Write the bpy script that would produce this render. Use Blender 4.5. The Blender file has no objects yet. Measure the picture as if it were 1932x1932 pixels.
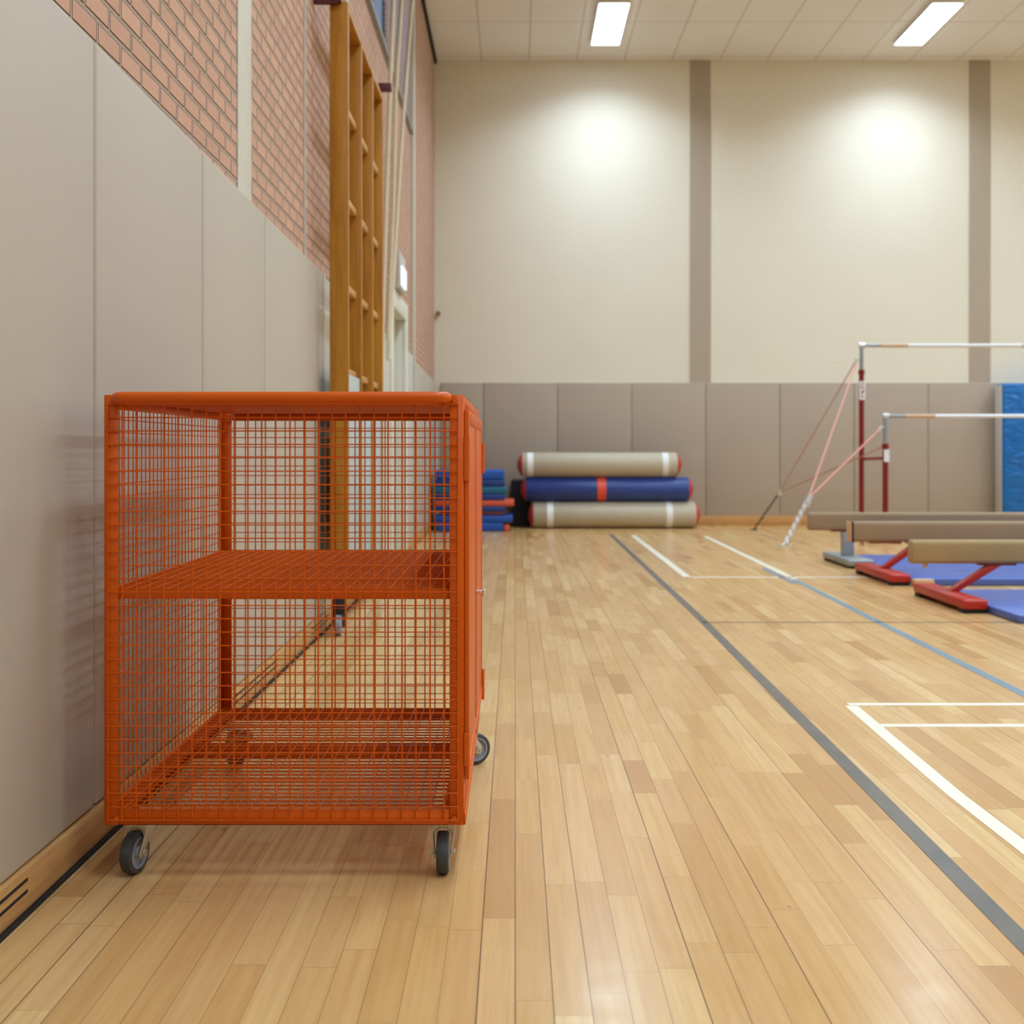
import bpy, bmesh, math, random
from mathutils import Vector, Matrix
random.seed(7)
scene = bpy.context.scene
COL = scene.collection
F, CX, HY = 2100.0, 972.0, 850.0          # focal length in px, vanishing point of the room

def W(px, py, d):
    """world point seen at pixel (px, py) at distance d"""
    return Vector(((px-CX)*d/F, d, 1.0-(py-HY)*d/F))

# ------------------------------------------------------------------ materials
def srgb(r, g, b):
    def f(c):
        c = c/255.0
        return c/12.92 if c <= 0.04045 else ((c+0.055)/1.055)**2.4
    return (f(r), f(g), f(b), 1.0)

class NT:
    def __init__(s, name):
        s.m = bpy.data.materials.new(name); s.m.use_nodes = True
        s.t = s.m.node_tree; s.n = s.t.nodes; s.l = s.t.links
        s.b = s.n.get('Principled BSDF'); s.out = s.n.get('Material Output')
    def new(s, kind, **kw):
        nd = s.n.new(kind)
        for k, v in kw.items(): setattr(nd, k, v)
        return nd
    def put(s, sock, v):
        if isinstance(v, bpy.types.NodeSocket): s.l.new(v, sock)
        else: sock.default_value = v
    def math(s, op, a, b=None, c=None, clamp=False):
        nd = s.new('ShaderNodeMath', operation=op, use_clamp=clamp)
        s.put(nd.inputs[0], a)
        if b is not None: s.put(nd.inputs[1], b)
        if c is not None: s.put(nd.inputs[2], c)
        return nd.outputs[0]
    def mix(s, f, a, b, mode='MIX'):
        nd = s.new('ShaderNodeMix', data_type='RGBA', blend_type=mode)
        s.put(nd.inputs[0], f); s.put(nd.inputs[6], a); s.put(nd.inputs[7], b)
        return nd.outputs[2]
    def coords(s, scale=(1,1,1), rot=(0,0,0), loc=(0,0,0)):
        tc = s.new('ShaderNodeTexCoord'); mp = s.new('ShaderNodeMapping')
        mp.inputs['Scale'].default_value = scale; mp.inputs['Rotation'].default_value = rot
        mp.inputs['Location'].default_value = loc
        s.l.new(tc.outputs['Object'], mp.inputs[0]); return mp.outputs[0]
    def xyz(s, v):
        nd = s.new('ShaderNodeSeparateXYZ'); s.l.new(v, nd.inputs[0]); return nd.outputs
    def vec(s, x, y, z=0.0):
        nd = s.new('ShaderNodeCombineXYZ')
        for i, q in enumerate((x, y, z)): s.put(nd.inputs[i], q)
        return nd.outputs[0]
    def noise(s, v, scale=5, detail=3, rough=.5, dist=0):
        nd = s.new('ShaderNodeTexNoise'); s.l.new(v, nd.inputs['Vector'])
        nd.inputs['Scale'].default_value = scale; nd.inputs['Detail'].default_value = detail
        nd.inputs['Roughness'].default_value = rough; nd.inputs['Distortion'].default_value = dist
        return nd.outputs[0]
    def white(s, v):
        nd = s.new('ShaderNodeTexWhiteNoise', noise_dimensions='3D'); s.l.new(v, nd.inputs['Vector']); return nd.outputs
    def ramp(s, f, stops, interp='LINEAR'):
        nd = s.new('ShaderNodeValToRGB'); s.put(nd.inputs[0], f)
        cr = nd.color_ramp; cr.interpolation = interp
        while len(cr.elements) < len(stops): cr.elements.new(.5)
        for e, (p, c) in zip(cr.elements, stops): e.position = p; e.color = c
        return nd.outputs[0]
    def rng(s, v, a, b, c, d):
        nd = s.new('ShaderNodeMapRange'); s.put(nd.inputs[0], v)
        for i, q in enumerate((a, b, c, d)): nd.inputs[i+1].default_value = q
        return nd.outputs[0]
    def bump(s, h, strength=.2, dist=.01):
        nd = s.new('ShaderNodeBump'); nd.inputs['Strength'].default_value = strength
        nd.inputs['Distance'].default_value = dist; s.l.new(h, nd.inputs['Height'])
        s.l.new(nd.outputs[0], s.b.inputs['Normal'])
    def set(s, color=None, rough=None, metal=None, spec=None, coat=None):
        if color is not None: s.put(s.b.inputs['Base Color'], color)
        if rough is not None: s.put(s.b.inputs['Roughness'], rough)
        if metal is not None: s.put(s.b.inputs['Metallic'], metal)
        if spec is not None: s.put(s.b.inputs['Specular IOR Level'], spec)
        if coat is not None: s.put(s.b.inputs['Coat Weight'], coat)
        return s.m

def simple(name, rgb, rough=.5, metal=0, spec=.5, var=.06, scale=12, bump=0, bscale=200, coat=0):
    t = NT(name); c = srgb(*rgb); v = t.coords()
    n = t.noise(v, scale, 3)
    d = tuple(x*(1-var) for x in c[:3])+(1,); l = tuple(min(1, x*(1+var)) for x in c[:3])+(1,)
    t.set(t.mix(n, d, l), rough, metal, spec, coat)
    if bump: t.bump(t.noise(v, bscale, 2), bump, .002)
    return t.m

M = {}
M['orange'] = simple('orange_paint', (207, 88, 4), .38, 0, .32, .04, 6, .02, 60)
M['steel'] = simple('galvanised_steel', (206, 200, 182), .38, .45, .5, .08, 30)
M['chrome'] = simple('chrome', (222, 224, 226), .22, .7, .5, .03)
M['rubber'] = simple('grey_rubber', (62, 64, 68), .55, 0, .4, .08, 30)
M['hub'] = simple('grey_plastic_hub', (150, 156, 166), .4, 0, .5, .05)
M['black'] = simple('black_foam', (26, 26, 30), .7)
M['gap'] = simple('black_gap_shade', (24, 20, 18), .8)  # flat black that paints in the shade inside gaps and slots
M['white'] = simple('white_paint', (214, 214, 204), .4)
M['offwhite'] = simple('offwhite_paint', (206, 202, 188), .45)
M['taupe'] = simple('taupe_paint', (172, 157, 138), .7, var=.03)
M['plum'] = simple('plum_steel', (88, 34, 44), .4)
M['darkred'] = simple('dark_red_steel', (126, 18, 20), .35)
M['red'] = simple('red_steel', (172, 34, 26), .35)
M['redweb'] = simple('red_webbing', (190, 52, 48), .6)
M['redboard'] = simple('red_board', (205, 82, 58), .5)
M['bluemat'] = simple('blue_vinyl', (76, 98, 168), .42, var=.1, scale=2)
M['bluetop'] = simple('blue_foam', (14, 76, 168), .5)
M['bluedark'] = simple('dark_blue_foam', (10, 52, 128), .5)
M['teal'] = simple('teal_foam', (10, 96, 130), .5)
M['crash'] = NT('crash_blue').m
t = NT('crash_mat_blue'); v = t.coords((1, 1, 2.2), (0, .5, 0))
nz = t.noise(v, 3.5, 2, .5, 1.2)
t.set(t.mix(nz, srgb(3, 90, 160), srgb(12, 112, 188)), .28); t.bump(nz, .6, .05); M['crash'] = t.m
M['navy'] = simple('navy_vinyl', (34, 60, 132), .4, var=.12, scale=3)
M['rolled'] = simple('beige_vinyl', (182, 170, 148), .55, var=.04)
M['whiteband'] = simple('white_band', (228, 228, 228), .5)
M['redband'] = simple('orange_red_band', (222, 76, 50), .5)
M['suede'] = simple('tan_suede', (162, 136, 92), .75, var=.08, scale=8, bump=.15, bscale=400)
M['suede_grey'] = simple('taupe_suede', (150, 124, 94), .75, var=.06, scale=8, bump=.15, bscale=400)
M['greysteel'] = simple('grey_steel', (150, 154, 158), .4, .3)
M['barwood'] = simple('rail_wood', (206, 170, 136), .45)
M['cable'] = simple('red_strap', (178, 118, 100), .6)
M['cablelight'] = simple('salmon_strap', (216, 152, 136), .6)
M['chain_dark'] = simple('dark_chain', (112, 98, 80), .5, .5)
M['rope'] = simple('cream_rope', (214, 202, 176), .8, bump=.3, bscale=120)
M['panelblue'] = simple('pale_blue_grey_board', (176, 186, 186), .5)
M['peach'] = simple('plain_wood_block', (200, 158, 118), .6)
M['brass'] = simple('brass', (150, 118, 60), .4, .6)
M['lampbody'] = simple('lamp_housing', (225, 222, 214), .5)
M['blind'] = simple('lavender_blind', (190, 182, 204), .6)
M['wallgrey'] = simple('grey_plinth', (190, 186, 178), .6)

# padded mats: vinyl with a fine woven emboss
def pad_mat(name, rgb):
    t = NT(name); v = t.coords(); o = t.xyz(v)
    n = t.noise(v, 1.3, 2); n2 = t.noise(t.coords((40, 40, 400)), 1, 2)
    c = srgb(*rgb)
    base = t.mix(n, tuple(x*.95 for x in c[:3])+(1,), tuple(min(1, x*1.04) for x in c[:3])+(1,))
    base = t.mix(t.math('MULTIPLY', n2, .10), base, srgb(150, 132, 112))
    t.set(base, .5, 0, .4)
    t.bump(t.noise(t.coords((260, 260, 260)), 1, 1), .12, .001)
    return t.m
M['pad'] = pad_mat('beige_wall_pad_vinyl', (185, 174, 160))
M['pad_back'] = pad_mat('taupe_wall_pad_vinyl', (174, 158, 142))

def emission(name, rgb, strength):
    m = bpy.data.materials.new(name); m.use_nodes = True; nt = m.node_tree
    nt.nodes.clear(); e = nt.nodes.new('ShaderNodeEmission'); o = nt.nodes.new('ShaderNodeOutputMaterial')
    e.inputs[0].default_value = rgb; e.inputs[1].default_value = strength
    nt.links.new(e.outputs[0], o.inputs[0]); return m
LAMP = 9.5
M['diffuser'] = emission('lit_diffuser', (.70, .87, 1.0, 1), LAMP)
M['exitlit'] = emission('lit_sign_face', (.72, .88, 1.0, 1), 1.6)

# sports floor: 69 mm boards running away from the camera
t = NT('maple_strip_floor'); v = t.coords(); x, y, z = t.xyz(v)
PW = .069
cx = t.math('DIVIDE', x, PW); ci = t.math('FLOOR', cx); cf = t.math('FRACT', cx)
rc = t.white(t.vec(ci, 3.3, 1.7))
L = t.rng(rc[0], 0, 1, .42, .85)
rc2 = t.white(t.vec(ci, 9.1, 4.4))
ry = t.math('DIVIDE', t.math('ADD', y, t.math('MULTIPLY', rc2[0], 7.0)), L)
# uneven lengths: warp the row coordinate
wob = t.math('MULTIPLY', t.math('SINE', t.math('MULTIPLY', ry, 2.1)), .22)
ry = t.math('ADD', ry, wob)
ji = t.math('FLOOR', ry); jf = t.math('FRACT', ry)
rb = t.white(t.vec(ci, ji, .5))
sepb = t.new('ShaderNodeSeparateColor'); t.l.new(rb[1], sepb.inputs[0])
tone = t.ramp(rb[0], [(0, srgb(178, 130, 70)), (.1, srgb(196, 151, 90)), (.45, srgb(205, 162, 101)),
                      (.8, srgb(210, 169, 109)), (1, srgb(219, 184, 126))])
warm = t.mix(t.math('MULTIPLY', sepb.outputs[1], .3), tone, srgb(204, 158, 116))
gv = t.vec(t.math('ADD', t.math('MULTIPLY', x, 60), t.math('MULTIPLY', rb[0], 40)),
           t.math('ADD', t.math('MULTIPLY', y, 2.2), t.math('MULTIPLY', sepb.outputs[2], 90)), 0.0)
g1 = t.noise(gv, 1.0, 3, .5, .25)
g2 = t.noise(t.vec(t.math('MULTIPLY', x, 300), t.math('MULTIPLY', y, 9), 0.0), 1.0, 2)
col = t.mix(t.rng(g1, .38, .75, 0, .42), warm, srgb(174, 120, 64))
col = t.mix(t.rng(g2, .5, .8, 0, .12), col, srgb(150, 100, 60))
big = t.noise(t.vec(x, y, 0.0), .9, 2)
col = t.mix(t.rng(big, .3, .7, 0, .10), col, srgb(232, 205, 165))
# knots
vo = t.new('ShaderNodeTexVoronoi'); t.l.new(t.vec(t.math('MULTIPLY', x, 2.6), t.math('MULTIPLY', y, 1.5), 0.0), vo.inputs['Vector'])
vo.inputs['Scale'].default_value = 1.7
kn = t.rng(vo.outputs['Distance'], .012, .035, .6, 0)
col = t.mix(kn, col, srgb(110, 66, 34))
# seams
ex = t.math('MINIMUM', cf, t.math('SUBTRACT', 1.0, cf))
seamrnd = t.white(t.vec(t.math('ROUND', cx), 1.0, 2.0))
sw = t.rng(seamrnd[0], 0, 1, .008, .024)
sx = t.math('LESS_THAN', ex, sw)
ey = t.math('MULTIPLY', t.math('MINIMUM', jf, t.math('SUBTRACT', 1.0, jf)), L)
sy = t.math('MULTIPLY', t.math('LESS_THAN', ey, .0011), .45)
sxs = t.math('MULTIPLY', sx, t.rng(seamrnd[0], 0, 1, .5, 1.0))
seam = t.math('MAXIMUM', sxs, sy)
col = t.mix(t.math('MULTIPLY', seam, .8), col, srgb(92, 62, 36))
rn = t.noise(t.vec(t.math('MULTIPLY', x, 3), t.math('MULTIPLY', y, 3), 0.0), 4, 3)
t.set(col, t.rng(rn, .3, .7, .19, .27), 0, .55)
hb = t.math('ADD', t.math('MULTIPLY', t.noise(t.vec(t.math('MULTIPLY', x, 9), t.math('MULTIPLY', y, 16), 0.0), 1, 2), .12), t.math('MULTIPLY', seam, -.7))
hb = t.math('ADD', hb, t.math('MULTIPLY', rb[0], .25))
t.bump(hb, .16, .003)
M['floor'] = t.m

# varnished wood for the climbing frame and baseboards
def wood(name, a, b, axis='z', rough=.4):
    t = NT(name)
    sc = {'z': (30, 30, 2), 'y': (30, 2, 30), 'x': (2, 30, 30)}[axis]
    v = t.coords(sc); n = t.noise(v, 1, 4, .6, 1.0); n2 = t.noise(t.coords((1, 1, 1)), 3, 2)
    c = t.mix(t.rng(n, .3, .7, 0, 1), srgb(*a), srgb(*b))
    c = t.mix(t.math('MULTIPLY', n2, .25), c, srgb(*a))
    t.set(c, rough); return t.m
M['ladder'] = wood('amber_varnished_wood', (158, 102, 18), (192, 134, 38))
M['rung'] = wood('pale_rung_wood', (186, 134, 70), (206, 158, 96), 'y')
M['base_y'] = wood('baseboard_wood', (176, 128, 74), (204, 160, 104), 'y')
M['base_x'] = wood('baseboard_wood_back', (184, 134, 78), (208, 162, 104), 'x')

# brick walls
def brick(name, plane):
    t = NT(name); v = t.coords(); x, y, z = t.xyz(v)
    if plane == 'x': uv = t.vec(y, z, 0.0)
    else: uv = t.vec(x, z, 0.0)
    br = t.new('ShaderNodeTexBrick'); t.l.new(uv, br.inputs['Vector'])
    br.inputs['Scale'].default_value = 1.0
    br.inputs['Brick Width'].default_value = .17; br.inputs['Row Height'].default_value = .0662
    br.inputs['Mortar Size'].default_value = .0095; br.inputs['Mortar Smooth'].default_value = .55
    br.inputs['Bias'].default_value = 0
    br.inputs['Color1'].default_value = srgb(202, 160, 136); br.inputs['Color2'].default_value = srgb(188, 146, 126)
    br.inputs['Mortar'].default_value = srgb(158, 142, 128)
    n = t.noise(v, 45, 4); n2 = t.noise(v, 1.2, 2)
    c = t.mix(t.math('MULTIPLY', n, .25), br.outputs[0], srgb(222, 184, 158))
    c = t.mix(t.rng(n2, .3, .7, 0, .2), c, srgb(196, 160, 138))
    edge = t.ramp(br.outputs[1], [(0, (0,0,0,1)), (.25, (.75,.75,.75,1)), (.6, (.5,.5,.5,1)), (1, (0,0,0,1))])
    c = t.mix(edge, c, srgb(104, 88, 78))  # shadow line of the raked joints, darkened into the colour
    t.set(c, .85, 0, .25)
    h = t.math('ADD', t.math('SUBTRACT', 1.0, br.outputs[1]), t.math('MULTIPLY', n, .25))
    t.bump(h, 1.0, .012)
    return t.m
M['brick'] = brick('salmon_brick', 'x')

t = NT('cream_painted_brick'); v = t.coords(); x, y, z = t.xyz(v)
br = t.new('ShaderNodeTexBrick'); t.l.new(t.vec(x, z, 0.0), br.inputs['Vector'])
for k, q in (('Scale', 1.0), ('Brick Width', .215), ('Row Height', .0655), ('Mortar Size', .006), ('Mortar Smooth', .6)): br.inputs[k].default_value = q
n = t.noise(v, 1.0, 2)
c = t.mix(n, srgb(222, 214, 196), srgb(230, 223, 206))
t.set(t.mix(t.math('MULTIPLY', br.outputs[1], .12), c, srgb(196, 186, 168)), .7, 0, .3)
t.bump(t.math('SUBTRACT', 1.0, br.outputs[1]), .25, .004)
M['cream'] = t.m

t = NT('ceiling_tiles'); v = t.coords(); x, y, z = t.xyz(v)
fx = t.math('FRACT', t.math('DIVIDE', t.math('ADD', x, 1.09), .638))
fy = t.math('FRACT', t.math('DIVIDE', t.math('ADD', y, 20 - 14.39 % 1.2), 1.2))
ax = t.math('MULTIPLY', t.math('MINIMUM', fx, t.math('SUBTRACT', 1.0, fx)), .638)
ay = t.math('MULTIPLY', t.math('MINIMUM', fy, t.math('SUBTRACT', 1.0, fy)), 1.2)
e = t.math('LESS_THAN', t.math('MINIMUM', ax, ay), .011)
n = t.noise(v, 1.5, 2); n2 = t.noise(v, 60, 2)
c = t.mix(n, srgb(232, 229, 225), srgb(238, 235, 231))
c = t.mix(t.math('MULTIPLY', e, .5), c, srgb(176, 158, 138))
t.set(c, .9, 0, .2); t.bump(n2, .1, .003); M['ceiling'] = t.m

def paint_line(name, rgb, rough=.3):
    t = NT(name); v = t.coords(); n = t.noise(v, 9, 4); c = srgb(*rgb)
    t.set(t.mix(t.math('MULTIPLY', n, .2), c, srgb(210, 180, 140)), rough); return t.m
M['l_black'] = paint_line('charcoal_line_paint', (70, 74, 80))
M['l_white'] = paint_line('white_line_paint', (236, 232, 216))
M['l_blue'] = paint_line('blue_line_paint', (96, 132, 156))
M['l_thin'] = paint_line('thin_dark_line_paint', (120, 96, 74))
t = NT('window_glass')
t.set((.9, .95, 1, 1), .02); t.b.inputs['Transmission Weight'].default_value = 1; t.b.inputs['IOR'].default_value = 1.1
M['glass'] = t.m

# ------------------------------------------------------------------ mesh building
class MB:
    def __init__(s): s.v = []; s.f = []
    def add(s, vs, fs):
        o = len(s.v); s.v += [Vector(q) for q in vs]; s.f += [tuple(i+o for i in f) for f in fs]; return s
    def box(s, x0, x1, y0, y1, z0, z1):
        return s.hexa([(x0,y0,z0),(x1,y0,z0),(x1,y1,z0),(x0,y1,z0),(x0,y0,z1),(x1,y0,z1),(x1,y1,z1),(x0,y1,z1)])
    def hexa(s, p):
        return s.add(p, [(0,3,2,1),(4,5,6,7),(0,1,5,4),(1,2,6,5),(2,3,7,6),(3,0,4,7)])
    def cyl(s, a, b, r, n=8, r2=None):
        a = Vector(a); b = Vector(b); d = (b-a).normalized(); r2 = r if r2 is None else r2
        u = d.orthogonal().normalized(); w = d.cross(u)
        vs = []
        for c, q in ((a, r), (b, r2)):
            for i in range(n):
                t_ = 2*math.pi*i/n; vs.append(c+u*math.cos(t_)*q+w*math.sin(t_)*q)
        fs = [(i, (i+1) % n, n+(i+1) % n, n+i) for i in range(n)]
        fs += [tuple(reversed(range(n))), tuple(range(n, 2*n))]
        return s.add(vs, fs)
    def tube(s, pts, r, n=10):
        pts = [Vector(p) for p in pts]; rings = []
        d0 = (pts[1]-pts[0]).normalized(); u = d0.orthogonal().normalized()
        vs = []
        for i, p in enumerate(pts):
            d = ((pts[min(i+1, len(pts)-1)]-p).normalized()+(p-pts[max(i-1, 0)]).normalized())
            d.normalize(); u = (u-d*u.dot(d)).normalized(); w = d.cross(u)
            for k in range(n):
                t_ = 2*math.pi*k/n; vs.append(p+u*math.cos(t_)*r+w*math.sin(t_)*r)
        fs = []
        for i in range(len(pts)-1):
            for k in range(n):
                fs.append((i*n+k, i*n+(k+1) % n, (i+1)*n+(k+1) % n, (i+1)*n+k))
        fs += [tuple(reversed(range(n))), tuple(range((len(pts)-1)*n, len(pts)*n))]
        return s.add(vs, fs)
    def lathe(s, prof, n=32, closed=True):
        """profile (axial x, radius) spun about local X"""
        vs = []; m = len(prof)
        for i in range(n):
            t_ = 2*math.pi*i/n
            for (a, r) in prof: vs.append((a, r*math.cos(t_), r*math.sin(t_)))
        fs = []
        for i in range(n):
            for k in range(m if closed else m-1):
                a = i*m+k; b = i*m+(k+1) % m; c = ((i+1) % n)*m+(k+1) % m; d = ((i+1) % n)*m+k
                fs.append((a, b, c, d))
        return s.add(vs, fs)
    def prism(s, poly, axis, a, b):
        """extrude a 2-D polygon along an axis from a to b"""
        def P(u, w, q):
            return {'x': (q, u, w), 'y': (u, q, w), 'z': (u, w, q)}[axis]
        n = len(poly)
        vs = [P(u, w, a) for u, w in poly]+[P(u, w, b) for u, w in poly]
        fs = [(i, (i+1) % n, n+(i+1) % n, n+i) for i in range(n)]+[tuple(reversed(range(n))), tuple(range(n, 2*n))]
        return s.add(vs, fs)
    def xf(s, m, start=0):
        for i in range(start, len(s.v)): s.v[i] = m @ s.v[i]
        return s
    def build(s, name, mat, parent=None, bevel=0, seg=2, smooth=False):
        me = bpy.data.meshes.new(name); bm = bmesh.new()
        if parent is not None: org = ORG[parent.name]
        else:
            org = Vector(((min(q.x for q in s.v)+max(q.x for q in s.v))/2, (min(q.y for q in s.v)+max(q.y for q in s.v))/2, min(q.z for q in s.v)))
        vs = [bm.verts.new(q-org) for q in s.v]
        for f in s.f:
            try: bm.faces.new([vs[i] for i in f])
            except ValueError: pass
        bmesh.ops.recalc_face_normals(bm, faces=bm.faces)
        if bevel:
            es = [e for e in bm.edges if len(e.link_faces) == 2 and e.calc_face_angle() > .6]
            bmesh.ops.bevel(bm, geom=es, offset=bevel, segments=seg, affect='EDGES', profile=.5, clamp_overlap=True)
        bm.to_mesh(me); bm.free()
        if smooth or bevel:
            me.polygons.foreach_set('use_smooth', [True]*len(me.polygons))
            me.set_sharp_from_angle(angle=math.radians(38 if smooth else 60))
        me.materials.append(M[mat] if isinstance(mat, str) else mat)
        o = bpy.data.objects.new(name, me); COL.objects.link(o)
        if parent is not None: o.parent = parent
        else: o.location = org
        ORG[o.name] = org
        return o
ORG = {}
def thing(name, label, cat, loc, group=None):
    o = bpy.data.objects.new(name, None); COL.objects.link(o); o.location = loc; o.empty_display_size = .1
    ORG[o.name] = Vector(loc); o['label'] = label; o['category'] = cat
    if group: o['group'] = group
    return o
def tag(o, label, cat, group=None):
    o['label'] = label; o['category'] = cat
    if group: o['group'] = group
    return o
def struct(mb, name, mat, bevel=0):
    # structure keeps world coordinates for its texture
    ORG['__w'] = Vector((0, 0, 0))
    o = mb.build(name, mat, bevel=bevel)
    off = o.location.copy(); o.data.transform(Matrix.Translation(off)); o.location = (0, 0, 0); ORG[o.name] = Vector((0, 0, 0))
    o['kind'] = 'structure'
    return o

# ------------------------------------------------------------------ the room
XL, XW = -1.085, -1.06          # brick face / pad face of the left wall
YB = 14.93; YF = -8.0; XR = 13.5; ZC = 6.235
fl = struct(MB().box(XL-.4, XR+.3, YF-.3, YB+.3, -.1, 0), 'floor', 'floor')
struct(MB().box(XL-.4, XR+.3, YF-.3, YB+.3, ZC, ZC+.1), 'ceiling', 'ceiling')
struct(MB().box(XL-.4, XR+.3, YB, YB+.2, 0, ZC), 'wall_back', 'cream')
struct(MB().box(XR, XR+.2, YF, YB, 0, ZC), 'wall_right', 'cream')
struct(MB().box(XL-.4, XR+.3, YF-.2, YF, 0, ZC), 'wall_front', 'cream')
# left wall with a door opening and a window opening
DY0, DY1, DZ = 9.62, 10.72, 2.26
WY0, WY1, WZ0, WZ1 = 7.2, 11.53, 4.31, 5.95
w = MB(); T = XL-.3
w.box(T, XL, YF, WY0, 0, ZC).box(T, XL, WY1, YB, 0, ZC).box(T, XL, WY0, WY1, WZ1, ZC)
w.box(T, XL, WY0, WY1, DZ, WZ0).box(T, XL, WY0, DY0, 0, DZ).box(T, XL, DY1, WY1, 0, DZ)
struct(w, 'wall_left', 'brick')

# floor markings are children of the floor
def floor_strip(pts, width, mat, label):
    m = MB(); h = .0012; n = len(pts); L_ = []; R_ = []
    for i, p in enumerate(pts):
        a = Vector(pts[max(i-1, 0)]); b = Vector(pts[min(i+1, n-1)]); d = (b-a).normalized(); q = Vector((-d.y, d.x))
        L_.append(Vector(p)+q*width/2); R_.append(Vector(p)-q*width/2)
    vs = [(q.x, q.y, h) for q in L_]+[(q.x, q.y, h) for q in R_]+[(q.x, q.y, -.002) for q in L_]+[(q.x, q.y, -.002) for q in R_]
    fs = []
    for i in range(n-1):
        fs.append((i, i+1, n+i+1, n+i)); fs.append((i, 2*n+i, 2*n+i+1, i+1)); fs.append((n+i, n+i+1, 3*n+i+1, 3*n+i))
    m.add(vs, fs); o = m.build('floor_line', mat, fl); o['label'] = label; return o
def G(px, py): d = F/(py-HY); return ((px-CX)*d/F, d)
floor_strip([(1.02, .2), G(1932, 1779), G(1600, 1445), G(1325, 1170), G(1152, 1008)], .05, 'l_black', 'charcoal line running to the rolled mats')
floor_strip([(1.27, .2), G(1932, 1599), G(1803, 1500), G(1606, 1332)], .05, 'l_white', 'white line edging the near marked box')
floor_strip([G(1599, 1329), (9.0, F/(1329-HY))], .042, 'l_white', 'white cross line starting the near box')
floor_strip([G(1662, 1369), (9.0, F/(1369-HY))], .042, 'l_white', 'white cross line inside the near box')
floor_strip([G(1194, 1010), G(1297, 1089)], .06, 'l_white', 'short far white line beside the charcoal line')
floor_strip([G(1297, 1089), (9.0, F/(1089-HY))], .045, 'l_white', 'faint far white cross line')
floor_strip([G(1325, 1174), (9.0, F/(1174-HY))], .032, 'l_thin', 'thin dark cross line')
floor_strip([(1.95, 2.0), G(1932, 1310), G(1640, 1165), G(1500, 1094)], .05, 'l_blue', 'blue diagonal line')
floor_strip([G(1500, 1093), G(1330, 1012)], .055, 'l_white', 'whitened far end of the blue line')
floor_strip([G(1440, 1072), G(1500, 1101)], .05, 'l_blue', 'blue edge under the white line')

# baseboards
bb = struct(MB().box(XL, XW+.008, YF, DY0-.16, .010, .100).box(XL, XW+.008, DY1+.2, YB, .010, .100), 'baseboard_left', 'base_y', .003)
for (a, b) in ((1.3, 2.4), (4.15, 4.92), (5.75, 6.3)):
    for zz in (.076, .051):
        s_ = MB().box(XW+.004, XW+.0092, a, b, zz-.0035, zz+.0035).build('vent_slot', 'gap', bb); s_['label'] = 'dark strip standing in for a shaded baseboard slot'  # dark strip laid on the face for the shade in each slot
g_ = MB().box(XL, XW+.016, YF, DY0-.16, 0, .009).build('gap_shade_strip', 'gap', bb); g_['label'] = 'dark strip standing in for the shaded gap along the floor'  # solid dark strip in place of the shade under the baseboard
struct(MB().box(XL, XR, YB-.03, YB, .0, .13), 'baseboard_back', 'base_x', .003)
# back wall: two taupe bands running up the wall
struct(MB().box(2.345, 2.62, YB-.012, YB, 1.9, ZC), 'trim_1', 'taupe')
struct(MB().box(6.09, 6.37, YB-.012, YB, 1.9, ZC), 'trim_2', 'taupe')
# left wall: white vertical band, thin conduits, black strip painting the shadow gap under the ceiling
struct(MB().box(XL, XL+.006, 4.341, 4.559, 2.0, ZC), 'trim_3', 'white', .004)
struct(MB().box(XL, XW+.01, 11.60, 11.69, 1.9, ZC), 'trim_4', 'white', .004)
struct(MB().box(XL, XL+.02, 7.05, 7.12, 3.0, ZC), 'trim_5', 'white', .004)
struct(MB().box(XL, XW+.012, YF, YB, ZC-.05, ZC), 'trim_6', 'gap')  # solid black strip painting the shade of the ceiling joint
struct(MB().box(XL, XL+.006, 5.71, 5.735, 1.98, ZC), 'trim_7', 'wallgrey')
# plain painted lower wall between the last pad and the door
struct(MB().box(XL, XW-.006, 6.22, DY0-.16, .1, 1.97), 'trim_8', 'offwhite')
struct(MB().box(XL, XW+.001, 6.165, 6.215, .1, 1.99), 'trim_9', 'wallgrey', .003)

# wall pads: each one a thing
def ztop(d):
    pts = [(0, 2.07), (2.58, 2.044), (2.81, 2.036), (3.78, 2.018), (4.72, 2.002), (6.15, 1.985), (11.6, 1.955), (14.9, 1.907)]
    for (a, za), (b, zb) in zip(pts, pts[1:]):
        if a <= d <= b: return za+(zb-za)*(d-a)/(b-a)
    return 2.0
GL = 'beige pads in a row on the left wall'
seams = [1.84, 2.812, 3.782, 4.716, 6.16]
names = ['tall beige wall pad nearest the camera, at the left edge of the photo',
         'beige wall pad right of the nearest one, directly behind the orange cage cart',
         'beige wall pad below the white vertical strip on the brick wall',
         'beige wall pad ending just left of the wooden climbing frame']
for i in range(4):
    a, b = seams[i]+.005, seams[i+1]-.005
    m = MB().hexa([(XL, a, .1), (XW, a, .1), (XW, b, .1), (XL, b, .1), (XL, a, ztop(a)), (XW, a, ztop(a)), (XW, b, ztop(b)), (XL, b, ztop(b))])
    tag(m.build('wall_pad', 'pad', bevel=.014, seg=3), names[i], 'wall pad', GL)
for i in range(3):
    a, b = 1.84-.97*(i+1)+.003, 1.84-.97*i-.003
    tag(MB().box(XL, XW, a, b, .1, 2.06).build('wall_pad', 'pad', bevel=.014, seg=3), 'beige wall pad on the left wall beside or behind the camera', 'wall pad', GL)
far = [(11.72, 13.2, 'short far beige wall pad on the left wall just past the white door'), (13.2, 14.86, 'last beige wall pad on the left wall, in the far corner')]
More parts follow.
